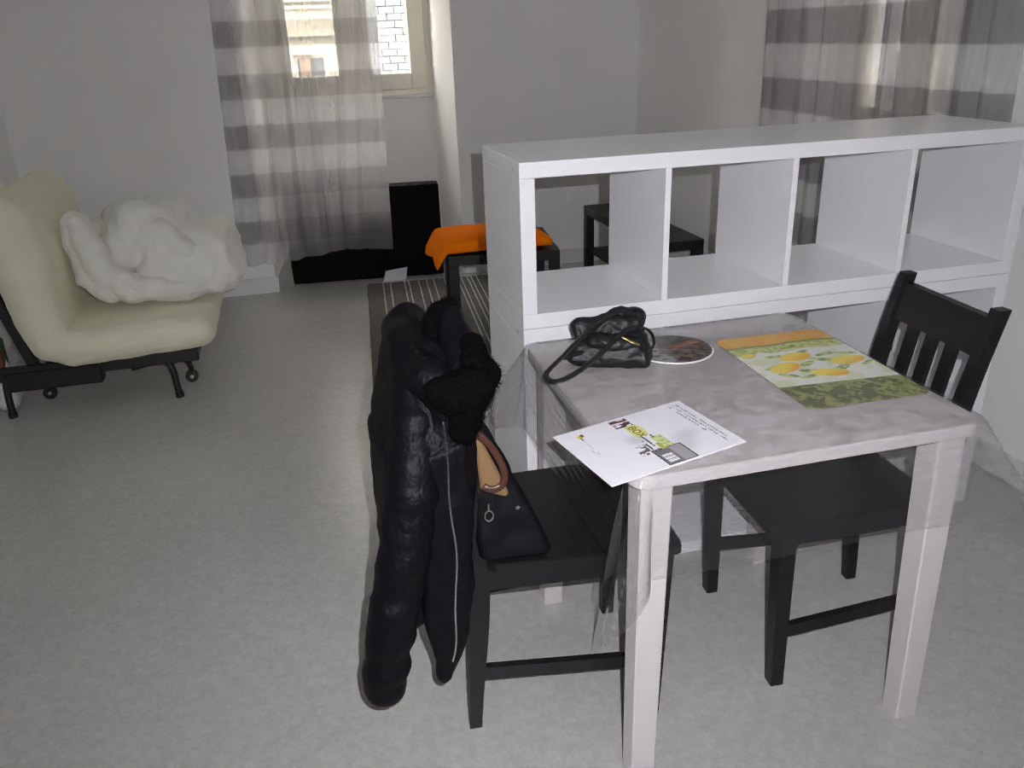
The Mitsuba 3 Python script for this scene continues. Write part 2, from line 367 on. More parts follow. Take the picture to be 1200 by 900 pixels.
part(c1, 'fabric', curtain(-0.80, 0.065, 0.225, 2.30, 'x', 3.30, 3, lean=(-0.10, -0.03), amp=0.021, hem=0.07, puckers=((.46, 1.16), (.68, 1.10), (.62, .66))), 'm_curtain_back', True)
rodm = trimesh.creation.cylinder(0.011, 2.0, sections=14); rodm = rot(rodm, np.pi / 2, (0, 1, 0)); 
part(c1, 'rod', move(rodm, (-.1, 3.30, 2.33)), 'm_blackmetal', 40)
c2 = thing('striped_curtain', 'sheer grey and white striped curtain on the right wall behind the white cube shelf', 'curtain')
part(c2, 'fabric', curtain(0.30, 1.69, 0.18, 2.30, 'y', 1.615, 11, lean=(-0.05, 0.0), amp=0.02, hem=0.05, nx=420), 'm_curtain_right', True)
rodm = rot(trimesh.creation.cylinder(0.011, 1.9, sections=14), np.pi / 2, (1, 0, 0))
part(c2, 'rod', move(rodm, (1.62, 1.0, 2.33)), 'm_blackmetal', 40)

# ---------------------------------------------------------------- cube shelf (two stacked units)
SW, SD, ST, SI = 1.47, 0.39, 0.038, 0.016
SC = (SW - 2 * ST - 3 * SI) / 4
HS = 2 * SC + SI + 2 * ST
HT = HS + SC + 2 * ST
def shelf_unit(label, z0, z1, mid):
    t = thing('cube_shelf', label, 'shelf')
    e = .0012
    part(t, 'top_panel', box(0, SW, 0, SD, z1 - ST, z1, e), 'm_white')
    part(t, 'bottom_panel', box(0, SW, 0, SD, z0, z0 + ST, e), 'm_white')
    for x in (0, SW - ST): part(t, 'side_panel', box(x, x + ST, 0, SD, z0 + ST + .0004, z1 - ST - .0004, e), 'm_white')
    for i in (1, 2, 3):
        x = ST + i * (SC + SI) - SI
        part(t, 'divider', box(x, x + SI, 0.002, SD - .001, z0 + ST, z1 - ST, e), 'm_white')
    if mid:
        for i in range(4):
            x = ST + i * (SC + SI)
            part(t, 'shelf_board', box(x, x + SC, 0.002, SD - .001, z0 + ST + SC, z0 + ST + SC + SI, e), 'm_white')
    for y in (.05, .34):
        s = trimesh.creation.cylinder(.004, .003, sections=10); s = rot(s, np.pi / 2, (0, 1, 0)); part(t, 'screw', move(s, (-.0005, y, z1 - .02)), 'm_chrome')
    return t
shelf_unit('lower white cube shelf of two rows standing on the floor behind the table', 0.0, HS - .0006, True)
shelf_unit('upper white cube shelf of four open cubes stacked on the lower one', HS + .0006, HT, False)

# ---------------------------------------------------------------- dining table
TX0, TX1, TY0, TY1, TZ = -0.008, 0.715, -0.754, -0.046, 0.742
tb = thing('dining_table', 'small white square table with tapered legs under a clear plastic cover', 'table')
top = extrude(rrect(TX0, TX1, TY0, TY1, .035), TZ - .027, TZ - .0015)
lip = extrude(rrect(TX0 + .0015, TX1 - .0015, TY0 + .0015, TY1 - .0015, .034), TZ - .0016, TZ)
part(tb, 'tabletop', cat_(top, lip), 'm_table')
for sx, x in ((1, TX0), (-1, TX1)):
    for sy, y in ((1, TY0), (-1, TY1)):
        P = []
        for z, o, w in ((TZ - .0275, .021, .062), (0.0, .016, .051)):
            for a, b in ((o, o), (o + w, o), (o, o + w), (o + w, o + w)):
                for da, db in ((.003, 0), (0, .003)):
                    da *= 1 if a == o else -1; db *= 1 if b == o else -1
                    P.append((x + sx * (a + da), y + sy * (b + db), z))
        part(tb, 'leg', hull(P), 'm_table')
part(tb, 'apron', cat_(box(TX0 + .09, TX1 - .09, TY0 + .16, TY0 + .175, TZ - .05, TZ - .025), box(TX0 + .09, TX1 - .09, TY1 - .175, TY1 - .16, TZ - .05, TZ - .025)), 'm_table')

# clear plastic cover: a square sheet pulled over the rounded edge
def cover():
    L = 0.215; n = 300
    cx, cy, hx, hy, r = (TX0 + TX1) / 2, (TY0 + TY1) / 2, (TX1 - TX0) / 2 + .003, (TY1 - TY0) / 2 + .003, .035
    def axis(h):
        e = np.linspace(0, 1, 70) * L
        return np.r_[-(h + e[::-1]), np.linspace(-h, h, 120)[1:-1], h + e]
    U, V = np.meshgrid(axis(hx), axis(hy), indexing='ij')
    qx, qy = np.clip(U, -(hx - r), hx - r), np.clip(V, -(hy - r), hy - r)
    dx, dy = U - qx, V - qy
    d = np.hypot(dx, dy)
    nx_, ny_ = np.where(d > 1e-9, dx / np.maximum(d, 1e-9), 0), np.where(d > 1e-9, dy / np.maximum(d, 1e-9), 0)
    over = np.maximum(d - r, 0)
    on = over <= 0
    corner = np.minimum(np.abs(nx_), np.abs(ny_)) * 1.414     # 0 on straight edges, 1 on the diagonal
    corner = np.where((np.abs(dx) > 1e-6) & (np.abs(dy) > 1e-6), corner, 0)
    ang = np.arctan2(ny_, nx_)
    flare = 0.05 + 0.50 * corner ** 1.3
    fold = 0.035 * np.sin(6 * ang + 0.8) * np.where((np.abs(dx) > 1e-6) & (np.abs(dy) > 1e-6), 1, 0) * (over / .25) * corner
    s = U * np.abs(ny_) + V * np.abs(nx_)
    p3 = np.stack([s * 6, over * 3, 0 * s], -1)
    wave = (0.022 * (meshkit.noise(p3, 4) - .5)) * np.clip(over / .1, 0, 1)
    ripple = 0.0004 * np.sin(2 * np.pi * (over + .012 * meshkit.noise(np.stack([s * 9, over * 8, 0 * s], -1), 6)) / .021) * np.clip(over / .03, 0, 1)
    out = np.where(on, d, r + np.minimum(over, .006) + flare * over + fold + wave + ripple)
    drop = np.where(on, 0, np.maximum(over - .004, 0) * np.sqrt(np.maximum(1 - (flare) ** 2, .2)))
    X = cx + qx + nx_ * out; Y = cy + qy + ny_ * out
    crease = 0.0014 * (ridged(np.stack([U * 9, V * 9, 0 * U], -1), 1, 21, 3)) + 0.0004 * meshkit.noise(np.stack([U * 60, V * 60, 0 * U], -1), 2)
    Z = TZ + .0022 - drop + np.where(on, crease * np.clip((r - d) / .03, 0, 1), 0)
    Y = np.minimum(Y, -0.004 - 0.004 * meshkit.noise(np.stack([X * 20, Z * 20, 0 * X], -1), 3))
    return sheet(np.stack([X, Y, Z], -1))
single('plastic_table_cover', 'clear plastic cover draped over the white table, its corners hanging down', 'tablecloth', cover(), 'm_clear', True)
ZT = TZ + .0034

# ---------------------------------------------------------------- dining chairs
def chair(label, x, y, a):
    t = thing('dining_chair', label, 'chair')
    place = lambda m: move(rotz(m, a), (x, y, 0))
    P = lambda n, m, **k: part(t, n, place(m), 'm_blackwood', **k)
    seat = extrude(Polygon([(.245, -.20), (.25, -.18), (.25, .18), (.245, .20), (.235, .207), (-.15, .187), (-.165, .175), (-.165, -.175), (-.15, -.187), (.235, -.207)]), .434, .4495)
    seat2 = extrude(Polygon([(.243, -.198), (.248, -.18), (.248, .18), (.243, .198), (.233, .204), (-.15, .184), (-.163, .173), (-.163, -.173), (-.15, -.184), (.233, -.204)]), .4495, .452)
    P('seat', cat_(seat, seat2))
    for s in (-1, 1):
        q = []
        for z, xx, yy, w in ((0, .195, .185, .0155), (.433, .208, .183, .0205)):
            q += [(xx + i * w, s * yy + j * w, z) for i in (-1, 1) for j in (-1, 1)]
        P('front_leg', hull(q))
        path = np.array([(-.209, 0), (-.192, .22), (-.182, .42), (-.187, .52), (-.205, .65), (-.232, .78), (-.258, .884)])
        wd = np.array([.014, .019, .0215, .021, .018, .0165, .015])
        rp = resample(np.c_[path, wd], 22)
        poly = Polygon(np.vstack([np.c_[rp[:, 0] + rp[:, 2], rp[:, 1]], np.c_[rp[:, 0] - rp[:, 2], rp[:, 1]][::-1]]))
        m = extrude(poly, -.0135, .0135)                  # in x, z(as y), thickness
        v = np.array(m.vertices); v = np.c_[v[:, 0], s * (.148 + .008 * v[:, 1] / .884 + .0) + v[:, 2], v[:, 1]]
        f = np.array(m.faces); mm = trimesh.Trimesh(v, f, process=False); mm.fix_normals()
        P('back_post', mm)
    xat = lambda z: np.interp(z, [.52, .65, .78, .884], [-.187, -.205, -.232, -.258])
    def slanted(z0, z1, y0, y1, t_=.009):
        return hull([(xat(z) + i, yy, z) for z in (z0, z1) for i in (-t_, t_) for yy in (y0, y1)])
    P('top_rail', slanted(.775, .862, -.145, .145, .010))
    P('lower_rail', slanted(.52, .55, -.142, .142, .010))
    for c in (-.068, 0, .068): P('slat', slanted(.548, .777, c - .0175, c + .0175, .006))
    P('apron', box(.196, .214, -.165, .165, .375, .4335, .002))
    P('apron', box(-.19, -.172, -.137, .137, .375, .4335, .002))
    for s in (-1, 1):
        P('apron', hull([(xx, s * (yy + o), z) for xx, yy, zz in ((-.165, .152, .372), (.192, .178, .385)) for o in (-.009, .009) for z in (zz, .4335)]))
        P('stretcher', hull([(xx, s * (yy + o), z) for xx, yy in ((-.186, .150), (.186, .184)) for o in (-.0085, .0085) for z in (.135, .166)]))
    return t
chair('black wooden dining chair with the black coat hung over its back', -.048, -.349, -.083)
chair('black wooden dining chair with slatted back at the right end of the table', .655, -.378, 3.087)

for k_, g_ in (('dining_chair', 'dining chairs at the table'), ('dining_chair_001', 'dining chairs at the table'), ('striped_curtain', 'striped window curtains'), ('striped_curtain_001', 'striped window curtains'), ('cube_shelf', 'stacked cube shelves'), ('cube_shelf_001', 'stacked cube shelves')):
    labels[k_]['group'] = g_

# ---------------------------------------------------------------- coat on the left chair
ct = thing('winter_coat', 'black padded winter coat with fur trimmed hood hanging over the chair back', 'coat')
def puff(v):
    return 0.0075 * ridged(v * (1.6, 1.6, .8), 7, 2, 3) + 0.0025 * ridged(v, 20, 5, 2) - .004
body = blob([
    ['hull', ((-.315, -.215, .885), .045), ((-.315, -.44, .85), .045), ((-.325, -.51, .74), .035), ((-.36, -.215, .70), .05), ((-.36, -.50, .60), .04), ((-.28, -.505, .60), .028), ((-.255, -.50, .72), .025)],
    ['hull', ((-.37, -.22, .66), .05), ((-.36, -.515, .62), .04), ((-.285, -.515, .62), .025), ((-.385, -.24, .36), .04), ((-.385, -.50, .36), .03), ((-.285, -.525, .42), .022)],
    ['hull', ((-.335, -.53, .72), .022), ((-.275, -.53, .74), .020), ((-.345, -.535, .56), .022), ((-.275, -.535, .56), .020), ((-.355, -.54, .36), .016), ((-.30, -.54, .30), .016), ((-.338, -.54, .215), .012)],
    [((-.325, -.20, .875), .042), ((-.335, -.30, .88), .040), ((-.33, -.42, .852), .046), ((-.31, -.48, .862), .040), ((-.285, -.50, .82), .035), ((-.30, -.51, .70), .036)],
], .012, 26)
part(ct, 'body', displace(body, puff), 'm_nylon', True)
sleeve = blob([[((-.335, -.43, .835), .045), ((-.345, -.48, .78), .048), ((-.368, -.53, .66), .050), ((-.397, -.55, .54), .049), ((-.427, -.555, .42), .048), ((-.452, -.555, .31), .047), ((-.463, -.555, .235), .043)]], .010, 10)
def spuff(v):
    return 0.0016 * np.sin(v[:, 2] * 2 * np.pi / .09 + 4 * meshkit.noise(v * 9, 3)) + 0.0055 * ridged(v * (1, 1, 1.6), 8, 9, 3) + .002 * ridged(v * (1, 1, 2), 22, 4, 2) - .003
part(ct, 'sleeve', displace(sleeve, spuff), 'm_nylon', True)
hood = blob([[((-.247, -.36, .935), .030), ((-.243, -.40, .90), .034), ((-.245, -.46, .86), .036), ((-.265, -.47, .82), .04)],
             [((-.30, -.38, .885), .03), ((-.26, -.45, .85), .035)]], .01, 8)
hd = part(ct, 'hood', displace(hood, lambda v: .004 * ridged(v, 16, 4, 3)), 'm_nylon', True)
fur = blob([[((-.206, -.50, .870), .024), ((-.235, -.515, .852), .037), ((-.27, -.52, .838), .040), ((-.298, -.515, .85), .030)], [((-.25, -.52, .84), .038), ((-.266, -.53, .775), .026)],
            [((-.222, -.44, .905), .022), ((-.225, -.48, .88), .028)],
            [((-.245, -.35, .958), .017), ((-.265, -.355, .955), .018), ((-.283, -.365, .938), .016), ((-.287, -.375, .905), .013)]], .008, 6)
fur = displace(fur, lambda v: .006 * meshkit.noise(v * 60, 1))
rs = np.random.RandomState(7)
fi = rs.choice(len(fur.faces), 5200)
fc, fn = fur.triangles_center[fi], fur.face_normals[fi]
tang = rs.normal(size=fc.shape); tang -= fn * (tang * fn).sum(1, keepdims=True); tang /= np.linalg.norm(tang, axis=1, keepdims=True)
tip = fc + fn * rs.uniform(.004, .011, (len(fc), 1)) + tang * rs.uniform(.002, .009, (len(fc), 1)) + (0, 0, -.003)
side = np.cross(fn, tang) * .0007
SV = np.stack([fc - side, fc + side, tip], 1).reshape(-1, 3)
part(ct, 'fur_trim', cat_(fur, trimesh.Trimesh(SV, np.arange(len(SV)).reshape(-1, 3), process=False)), 'm_fur', False, kind='stuff')
# zip along the front edge: found on the coat's camera-side face
def cast(pts, mesh, d=(0, 1, 0)):
    o = np.array(pts, float) - np.array(d) * 0.5
    loc, ri, _ = mesh.ray.intersects_location(o, np.tile(d, (len(o), 1)), multiple_hits=False)
    out = np.array(pts, float); out[ri] = loc; return out
bodyd = displace(body, puff)
zp = resample([(-.302, -.55, .80), (-.302, -.55, .70), (-.303, -.55, .61), (-.297, -.55, .53), (-.304, -.55, .44), (-.309, -.55, .37), (-.310, -.55, .32), (-.322, -.55, .262)], 150)
zp = cast(zp, bodyd); 
from scipy.ndimage import gaussian_filter1d
zp = gaussian_filter1d(zp, 2.0, axis=0, mode='nearest') + (0, -.0025, 0)
part(ct, 'zipper', cat_(*[box(q[0] - .0019, q[0] + .0015, q[1] - .0012, q[1] + .0012, q[2] - .0011, q[2] + .0011) for q in zp]), 'm_chrome', label='silver metal zip', kind='stuff')
pz = cast([(-.372, -.55, .47), (-.374, -.55, .45), (-.378, -.55, .425)], bodyd) + (0, -.004, 0)
part(ct, 'pocket_zip_pull', sweep(resample(pz, 8), .002, .0012, 6), 'm_chrome', 40)

# ---------------------------------------------------------------- bag on the left chair's seat
bg = thing('tote_bag', 'black cloth bag with brown leather handle slumped on the seat of the left chair', 'bag')
bb = blob([['hull', ((-.225, -.50, .475), .018), ((-.108, -.512, .470), .014), ((-.11, -.34, .472), .016), ((-.225, -.30, .475), .018), ((-.195, -.475, .68), .015), ((-.243, -.46, .785), .012), ((-.24, -.38, .70), .015)]], .011, 8)
part(bg, 'body', displace(bb, lambda v: .008 * ridged(v * (1, 1, .6), 12, 6, 3) - .004), 'm_bagcloth', True)
lining = blob([['hull', ((-.232, -.508, .73), .008), ((-.205, -.512, .66), .010), ((-.186, -.515, .615), .008), ((-.225, -.515, .635), .010)]], .008, 4)
part(bg, 'lining', lining, 'm_tan', True, label='tan leather lining')
part(bg, 'handle', sweep(resample([(-.250, -.525, .768), (-.222, -.53, .742), (-.198, -.535, .70), (-.190, -.54, .665), (-.197, -.54, .645), (-.215, -.54, .640), (-.232, -.535, .648)], 40), .0075, .0035, 10, up=(0, 1, 0)), 'm_brown', True, label='brown leather handle')
a = np.linspace(0, 2 * np.pi, 24)
part(bg, 'zip_ring', sweep(np.c_[-.226 + .0085 * np.cos(a), np.full(24, -.545), .585 + .0115 * np.sin(a)], .0018, None, 6, up=(0, 1, 0)), 'm_chrome', 40, label='silver ring shaped zip pull')
part(bg, 'zip_link', box(-.2275, -.2245, -.546, -.543, .596, .612), 'm_chrome')
st = [((-.1655 + r * math.cos(k * math.pi / 5), .590 + r * math.sin(k * math.pi / 5))) for k, r in ((k, .006 if k % 2 == 0 else .0025) for k in range(10))]
sm = extrude(Polygon(st), -.0012, .0012); v = np.array(sm.vertices); sm = trimesh.Trimesh(np.c_[v[:, 0], v[:, 2] - .539, v[:, 1]], sm.faces, process=False); sm.fix_normals()
part(bg, 'star_stud', sm, 'm_chrome')

# ---------------------------------------------------------------- things on the table
# place mat with lemons (flat print)
LEM = [(.25, .50, .145, .058, .25), (.53, .38, .15, .052, -.1), (.45, .63, .145, .056, .1), (.81, .51, .15, .054, .05), (.10, .71, .07, .028, .2)]
def t_mat(p, n, uv):
    u, v = uv.x, uv.y                     # u to the right, v away from the camera
    g = fbm(u * 9, v * 13, 1.0, 4); g2 = fbm(u * 30, v * 42, 4.0, 3)
    base = mix((0.60, 0.61, 0.55), (0.47, 0.50, 0.26), smoothstep(.45, .65, g) * .6)
    top = mix((0.46, 0.49, 0.18), (0.30, 0.34, 0.12), smoothstep(.4, .65, g2))
    base = mix(base, top, smoothstep(.70, .74, v + .10 * (g - .5)))
    lf = mi.Float(0)
    for (cx_, cy_, an, ln) in ((.17, .52, .3, .10), (.42, .42, -.4, .11), (.46, .52, .5, .10), (.63, .55, -.5, .11), (.68, .42, .4, .10), (.20, .40, -.6, .09), (.33, .36, .2, .08), (.72, .62, .2, .11), (.88, .60, -.3, .10), (.55, .68, .4, .09), (.30, .66, -.2, .10), (.92, .44, .5, .08), (.5, .78, .1, .1)):
        du, dv = (u - cx_) * .66, v - cy_
        a, b = du * math.cos(an) + dv * math.sin(an), -du * math.sin(an) + dv * math.cos(an)
        lf = dr.maximum(lf, smoothstep(1.15, .85, dr.square(a / ln * 1.6) + dr.square(b / (ln * .22))))
    base = mix(base, mix((0.13, 0.20, 0.06), (0.42, 0.46, 0.17), smoothstep(.35, .6, g2)), lf * .85)
    for (cx_, cy_, rx, ry, an) in LEM:
        du, dv = u - cx_, v - cy_
        a, b = du * math.cos(an) + dv * math.sin(an), -du * math.sin(an) + dv * math.cos(an)
        q = dr.square(a / rx) + dr.square(b / ry)
        col = mix((0.68, 0.55, 0.10), (0.66, 0.33, 0.04), smoothstep(-.3, 1.0, (a / rx - b / ry) * .6 + .5 * (g - .5)))
        base = mix(base, col, smoothstep(1.12, .92, q))
    olive = mix((0.105, 0.115, 0.06), (0.235, 0.255, 0.105), smoothstep(.40, .62, .5 * g + .5 * g2))
    base = mix(base, olive, smoothstep(.262, .255, v + .03 * u - .015))
    line = smoothstep(.018, .010, dr.abs(v - .815 - .03 * noise(u * 5)))
    orange = mix((0.58, 0.35, 0.08), (0.60, 0.27, 0.05), smoothstep(.3, .7, g))
    base = mix(base, orange, smoothstep(.825, .835, v + .02 * (g - .5)))
    return mix(base, (0.22, 0.24, 0.08), line)
mat('m_placemat', pbr(proc(t_mat), 0.35, 0.4))
def uvquad(m, o, ux, vy, w, h):
    v = np.array(m.vertices) - np.array(o); return np.c_[v @ np.array(ux) / w, v @ np.array(vy) / h]
MW, MH = .282, .425
mm_ = extrude(rrect(0, MW, 0, MH, .022), 0, .0008)
uvm = np.c_[np.array(mm_.vertices)[:, 0] / MW, np.array(mm_.vertices)[:, 1] / MH]
mm_ = move(rotz(mm_, -.02), (.424, -.608, ZT))
single('placemat', 'lemon printed placemat with an orange and a dark green band on the table', 'placemat', mm_, 'm_placemat', uv=uvm)

# round plate-like table mat with a dark red print
def t_disc(p, n, uv):
    u, v = uv.x, uv.y
    g = fbm(u * 6, v * 6, 3.0, 4); g2 = fbm(u * 3 + 5, v * 9, 1.0, 4)
    c = mix((0.022, 0.016, 0.015), (0.060, 0.045, 0.042), smoothstep(.35, .65, g))
    grey = mix((0.085, 0.08, 0.08), (0.22, 0.205, 0.21), smoothstep(.45, .6, fbm(u * 5, v * 12, 6.0, 3)))
    left = smoothstep(-.15, -.32, u + .15 * (g - .5))
    band = smoothstep(.16, .06, dr.abs(v - .12 - .35 * (u - .2) + .3 * (g2 - .5))) * smoothstep(-.2, .1, u)
    c = mix(c, mix((0.20, 0.05, 0.022), (0.26, 0.14, 0.085), smoothstep(.45, .7, g2)), band * .85)
    c = mix(c, (0.20, 0.12, 0.085), smoothstep(.5, .62, fbm(u * 4, v * 14 + u * 8, 9.0, 3)) * smoothstep(.25, -.1, v) * .7)
    c = mix(c, grey, left)
    ring = smoothstep(.03, .015, dr.abs(dr.sqrt(dr.square(u + .72) + dr.square(v - .05)) - .085))
    return mix(c, (0.36, 0.35, 0.35), ring)
mat('m_disc', pbr(proc(t_disc), 0.28, 0.5))
dc = thing('round_table_mat', 'round dark red and brown printed mat with white edge beside the black handbag', 'table mat')
DX, DY, DR = .312, -.208, .096
ring_ = trimesh.creation.revolve(np.array([(0, 0), (DR - .002, 0), (DR, .0015), (DR, .0030), (DR - .002, .0042), (0, .0042)]), sections=72)
part(dc, 'base', move(ring_, (DX, DY, ZT)), 'm_paper', 30, label='white edge')
dm = trimesh.creation.cylinder(DR - .0035, .0008, sections=72); uvd = np.array(dm.vertices)[:, :2] / DR
part(dc, 'printed_top', move(dm, (DX, DY, ZT + .0047)), 'm_disc', uv=uvd)

# brochure
TL, TR, BL = np.array((.196, -.487)), np.array((.235, -.695)), np.array((-.098, -.566))
ux = (TR - TL) / np.linalg.norm(TR - TL); vy = (TL - BL) / np.linalg.norm(TL - BL)
BW, BH = np.linalg.norm(TR - TL), np.linalg.norm(TL - BL)
def t_bro(p, n, uv):
    u, v = uv.x, uv.y
    c = mi.Color3f(0.68, 0.68, 0.72)
    inside = lambda u0, u1, v0, v1: dr.select((u > u0) & (u < u1) & (v > v0) & (v < v1), mi.Float(1), mi.Float(0))
    def text(c, u0, u1, v0, v1, dens, col, seed, thr=.48):
        g = noise((u - u0) * dens, (v - v0) / (v1 - v0) * 3 + seed, seed)
        gap = noise((u - u0) * dens * .18, seed * 3.0)
        return mix(c, col, inside(u0, u1, v0, v1) * smoothstep(thr - .1, thr + .1, g) * smoothstep(.14, .2, gap) * .8)
    for k, (uu, tt) in enumerate(((.84, .935), (.90, .905), (.66, .875))):
        c = text(c, .06, uu, tt, tt + .017, 90, (0.16, 0.16, 0.18), 3.7 + k)
    # grey soft wedge behind the picture
    c = mix(c, (0.40, 0.40, 0.43), smoothstep(.16, .0, dr.abs(v - .66 + .5 * (u - .75))) * smoothstep(.45, .62, u) * smoothstep(.95, .8, u) * .55)
    c = mix(c, (0.42, 0.42, 0.45), smoothstep(.14, .02, dr.sqrt(dr.square(u - .46) + dr.square((v - .43) * 1.2))) * .6)
    # the photograph of a room, lower right
    pu, pv = u, v
    ph = inside(.70, .985, .42, .64)
    pc = mix((0.15, 0.145, 0.15), (0.30, 0.29, 0.30), smoothstep(.53, .55, v))
    win = inside(.80, .95, .445, .52)
    bars = dr.select(dr.abs((u - .80) / .15 * 3 - dr.floor((u - .80) / .15 * 3) - .5) < .40, mi.Float(1), mi.Float(0))
    pc = mix(pc, (0.62, 0.62, 0.64), win * bars)
    edge = 1 - inside(.71, .975, .43, .63)
    pc = mix(pc, (0.05, 0.05, 0.055), edge)
    c = mix(c, pc, ph)
    # dark strokes (furniture)
    for (a0, a1, b0, b1, cc) in ((.42, .74, .475, .488, (.06, .06, .06)), (.50, .74, .44, .455, (.06, .06, .06)), (.58, .70, .39, .43, (.12, .10, .10)), (.66, .74, .345, .40, (.10, .08, .08)), (.56, .60, .36, .44, (.35, .33, .32))):
        c = mix(c, cc, inside(a0, a1, b0, b1) * smoothstep(.25, .45, noise(u * 60, v * 70)))
    # red-brown figures, top left
    fg = smoothstep(.42, .52, noise(u * 40, v * 30, 5.0)) * inside(.035, .19, .40, .53)
    c = mix(c, mix((0.05, 0.035, 0.035), (0.22, 0.05, 0.04), smoothstep(.45, .6, noise(u * 25, v * 60, 2.0))), fg)
    c = mix(c, (0.30, 0.30, 0.31), inside(.10, .17, .40, .415))
    # yellow and green paper houses
    c = mix(c, (0.58, 0.56, 0.24), inside(.19, .43, .448, .56) * dr.select(v < .56 - .16 * dr.abs(u - .31), mi.Float(1), mi.Float(0)))
    c = mix(c, mix((0.52, 0.56, 0.26), (0.36, 0.40, 0.14), smoothstep(.4, .6, noise(u * 50, v * 50))), inside(.48, .70, .52, .60))
    c = mix(c, (0.33, 0.38, 0.05), inside(.60, .72, .50, .53))
    c = mix(c, (0.12, 0.11, 0.11), inside(.43, .50, .535, .55) * smoothstep(.3, .5, noise(u * 50, v * 40)))
    # small emblem and its line of print, lower left
    c = mix(c, (0.55, 0.50, 0.06), inside(.115, .165, .125, .165)); c = mix(c, (0.16, 0.06, 0.03), inside(.10, .15, .15, .172))
    c = mix(c, (0.12, 0.12, 0.12), inside(.16, .215, .135, .146))
    c = text(c, .23, .52, .13, .142, 80, (0.34, 0.35, 0.40), 8.3)
    c = text(c, .38, .56, .112, .122, 80, (0.38, 0.38, 0.42), 9.1)
    return c
mat('m_brochure', pbr(proc(t_bro), 0.28, 0.45))
br = thing('brochure', 'white printed brochure lying over the left edge of the table', 'brochure')
bm = box(0, BW, 0, BH, 0, .0026); bm = bm.subdivide(); uvb = np.c_[np.array(bm.vertices)[:, 0] / BW, np.array(bm.vertices)[:, 1] / BH]
def onbro(m, z=0.0):
    v = np.array(m.vertices)
    q = np.c_[BL[0] + ux[0] * v[:, 0] + vy[0] * v[:, 1], BL[1] + ux[1] * v[:, 0] + vy[1] * v[:, 1], ZT + v[:, 2] + z]
    return trimesh.Trimesh(q, m.faces, process=False)
part(br, 'cover_page', onbro(bm), 'm_brochure', uv=uvb)
tx = meshkit.text_mesh('BOX', .0165, .0003, True); tx.apply_translation((.215 * BW, .467 * BH, .0027))
part(br, 'lettering', onbro(tx), pbr([0.20, 0.19, 0.02], .5, .3))

# black leather handbag
hb = thing('handbag', 'black leather handbag with looped straps on the far left corner of the table', 'handbag')
ZB = ZT + .001
hbm = blob([
    ['hull', ((.062, -.225, ZB + .020), .018), ((.205, -.285, ZB + .020), .018), ((.230, -.215, ZB + .022), .018), ((.085, -.165, ZB + .020), .018), ((.085, -.215, ZB + .050), .016), ((.208, -.245, ZB + .052), .018)],
    ['hull', ((.085, -.21, ZB + .05), .018), ((.082, -.185, ZB + .085), .012), ((.14, -.21, ZB + .088), .018), ((.205, -.225, ZB + .085), .016), ((.20, -.22, ZB + .05), .022)],
    ['hull', ((.14, -.20, ZB + .09), .014), ((.178, -.205, ZB + .108), .011), ((.222, -.208, ZB + .100), .008), ((.205, -.215, ZB + .07), .016)],
    [((.10, -.235, ZB + .060), .016), ((.15, -.255, ZB + .052), .018), ((.195, -.262, ZB + .048), .014)],
], .007, 6)
hbm = displace(hbm, lambda v: .009 * ridged(v * (1, 1, 1.4), 13, 12, 3) + .003 * ridged(v, 40, 3, 2) - .006)
part(hb, 'body', hbm, 'm_leather', True)
def strap(pts, w=.0075, h=.003, up=(0, 0, 1)): return sweep(resample(pts, 60), w, h, 10, up=up)
part(hb, 'strap', strap([(.178, -.215, ZB + .116), (.13, -.232, ZB + .105), (.07, -.25, ZB + .078), (.01, -.265, ZB + .034), (-.028, -.285, ZB + .008), (-.022, -.315, ZB + .006), (.03, -.315, ZB + .018), (.09, -.305, ZB + .05), (.14, -.28, ZB + .075), (.20, -.25, ZB + .085)]), 'm_strap', True)
part(hb, 'strap', strap([(.190, -.215, ZB + .108), (.222, -.205, ZB + .112), (.238, -.205, ZB + .098), (.230, -.215, ZB + .075), (.218, -.225, ZB + .058)]), 'm_strap', True)
part(hb, 'strap', strap([(.215, -.235, ZB + .062), (.25, -.215, ZB + .055), (.258, -.22, ZB + .035), (.235, -.245, ZB + .022), (.22, -.255, ZB + .03)]), 'm_strap', True)
part(hb, 'tab', sweep(resample([(.028, -.245, ZB + .032), (.05, -.24, ZB + .034), (.08, -.235, ZB + .036)], 12), .011, .006, 10), 'm_leather', True)
part(hb, 'zip', sweep(cast(resample([(.135, -.4, ZB + .105), (.15, -.4, ZB + .088), (.165, -.4, ZB + .078)], 14), hbm) + (0, -.001, 0), .003, .003, 8), 'm_strap', True)
gp = cast(resample([(.160, -.4, ZB + .070), (.178, -.4, ZB + .060), (.195, -.4, ZB + .052)], 9), hbm)
part(hb, 'name_plate', sweep(gp, .0045, .0025, 8), 'm_gold', 40, label='small gold metal plate')

# ---------------------------------------------------------------- sofa bed
sf = thing('sofa_bed', 'single cream upholstered sofa bed on black metal frame by the left wall', 'sofa')
def soft(m, edge, it, fn, tilt=None):
    M = m3.Manifold(m3.Mesh(np.asarray(m.vertices, np.float32), np.asarray(m.faces, np.uint32))).refine_to_length(edge).to_mesh()
    q = trimesh.Trimesh(M.vert_properties[:, :3], M.tri_verts, process=True)
    trimesh.smoothing.filter_taubin(q, lamb=.5, nu=.52, iterations=it)
    return displace(q, fn)
YS0, YS1 = 1.73, 2.53
wr = lambda v: .008 * ridged(v, 5, 3, 3) + .003 * meshkit.noise(v * 25, 5) - .004
def slab(line, lo, hi):
    out = []
    for (a, ra), (b, rb) in zip(line[:-1], line[1:]):
        out.append(['hull'] + [((x, y, z), r) for (x, z), r in ((a, ra), (b, rb)) for y in (lo + r, hi - r)])
    return out
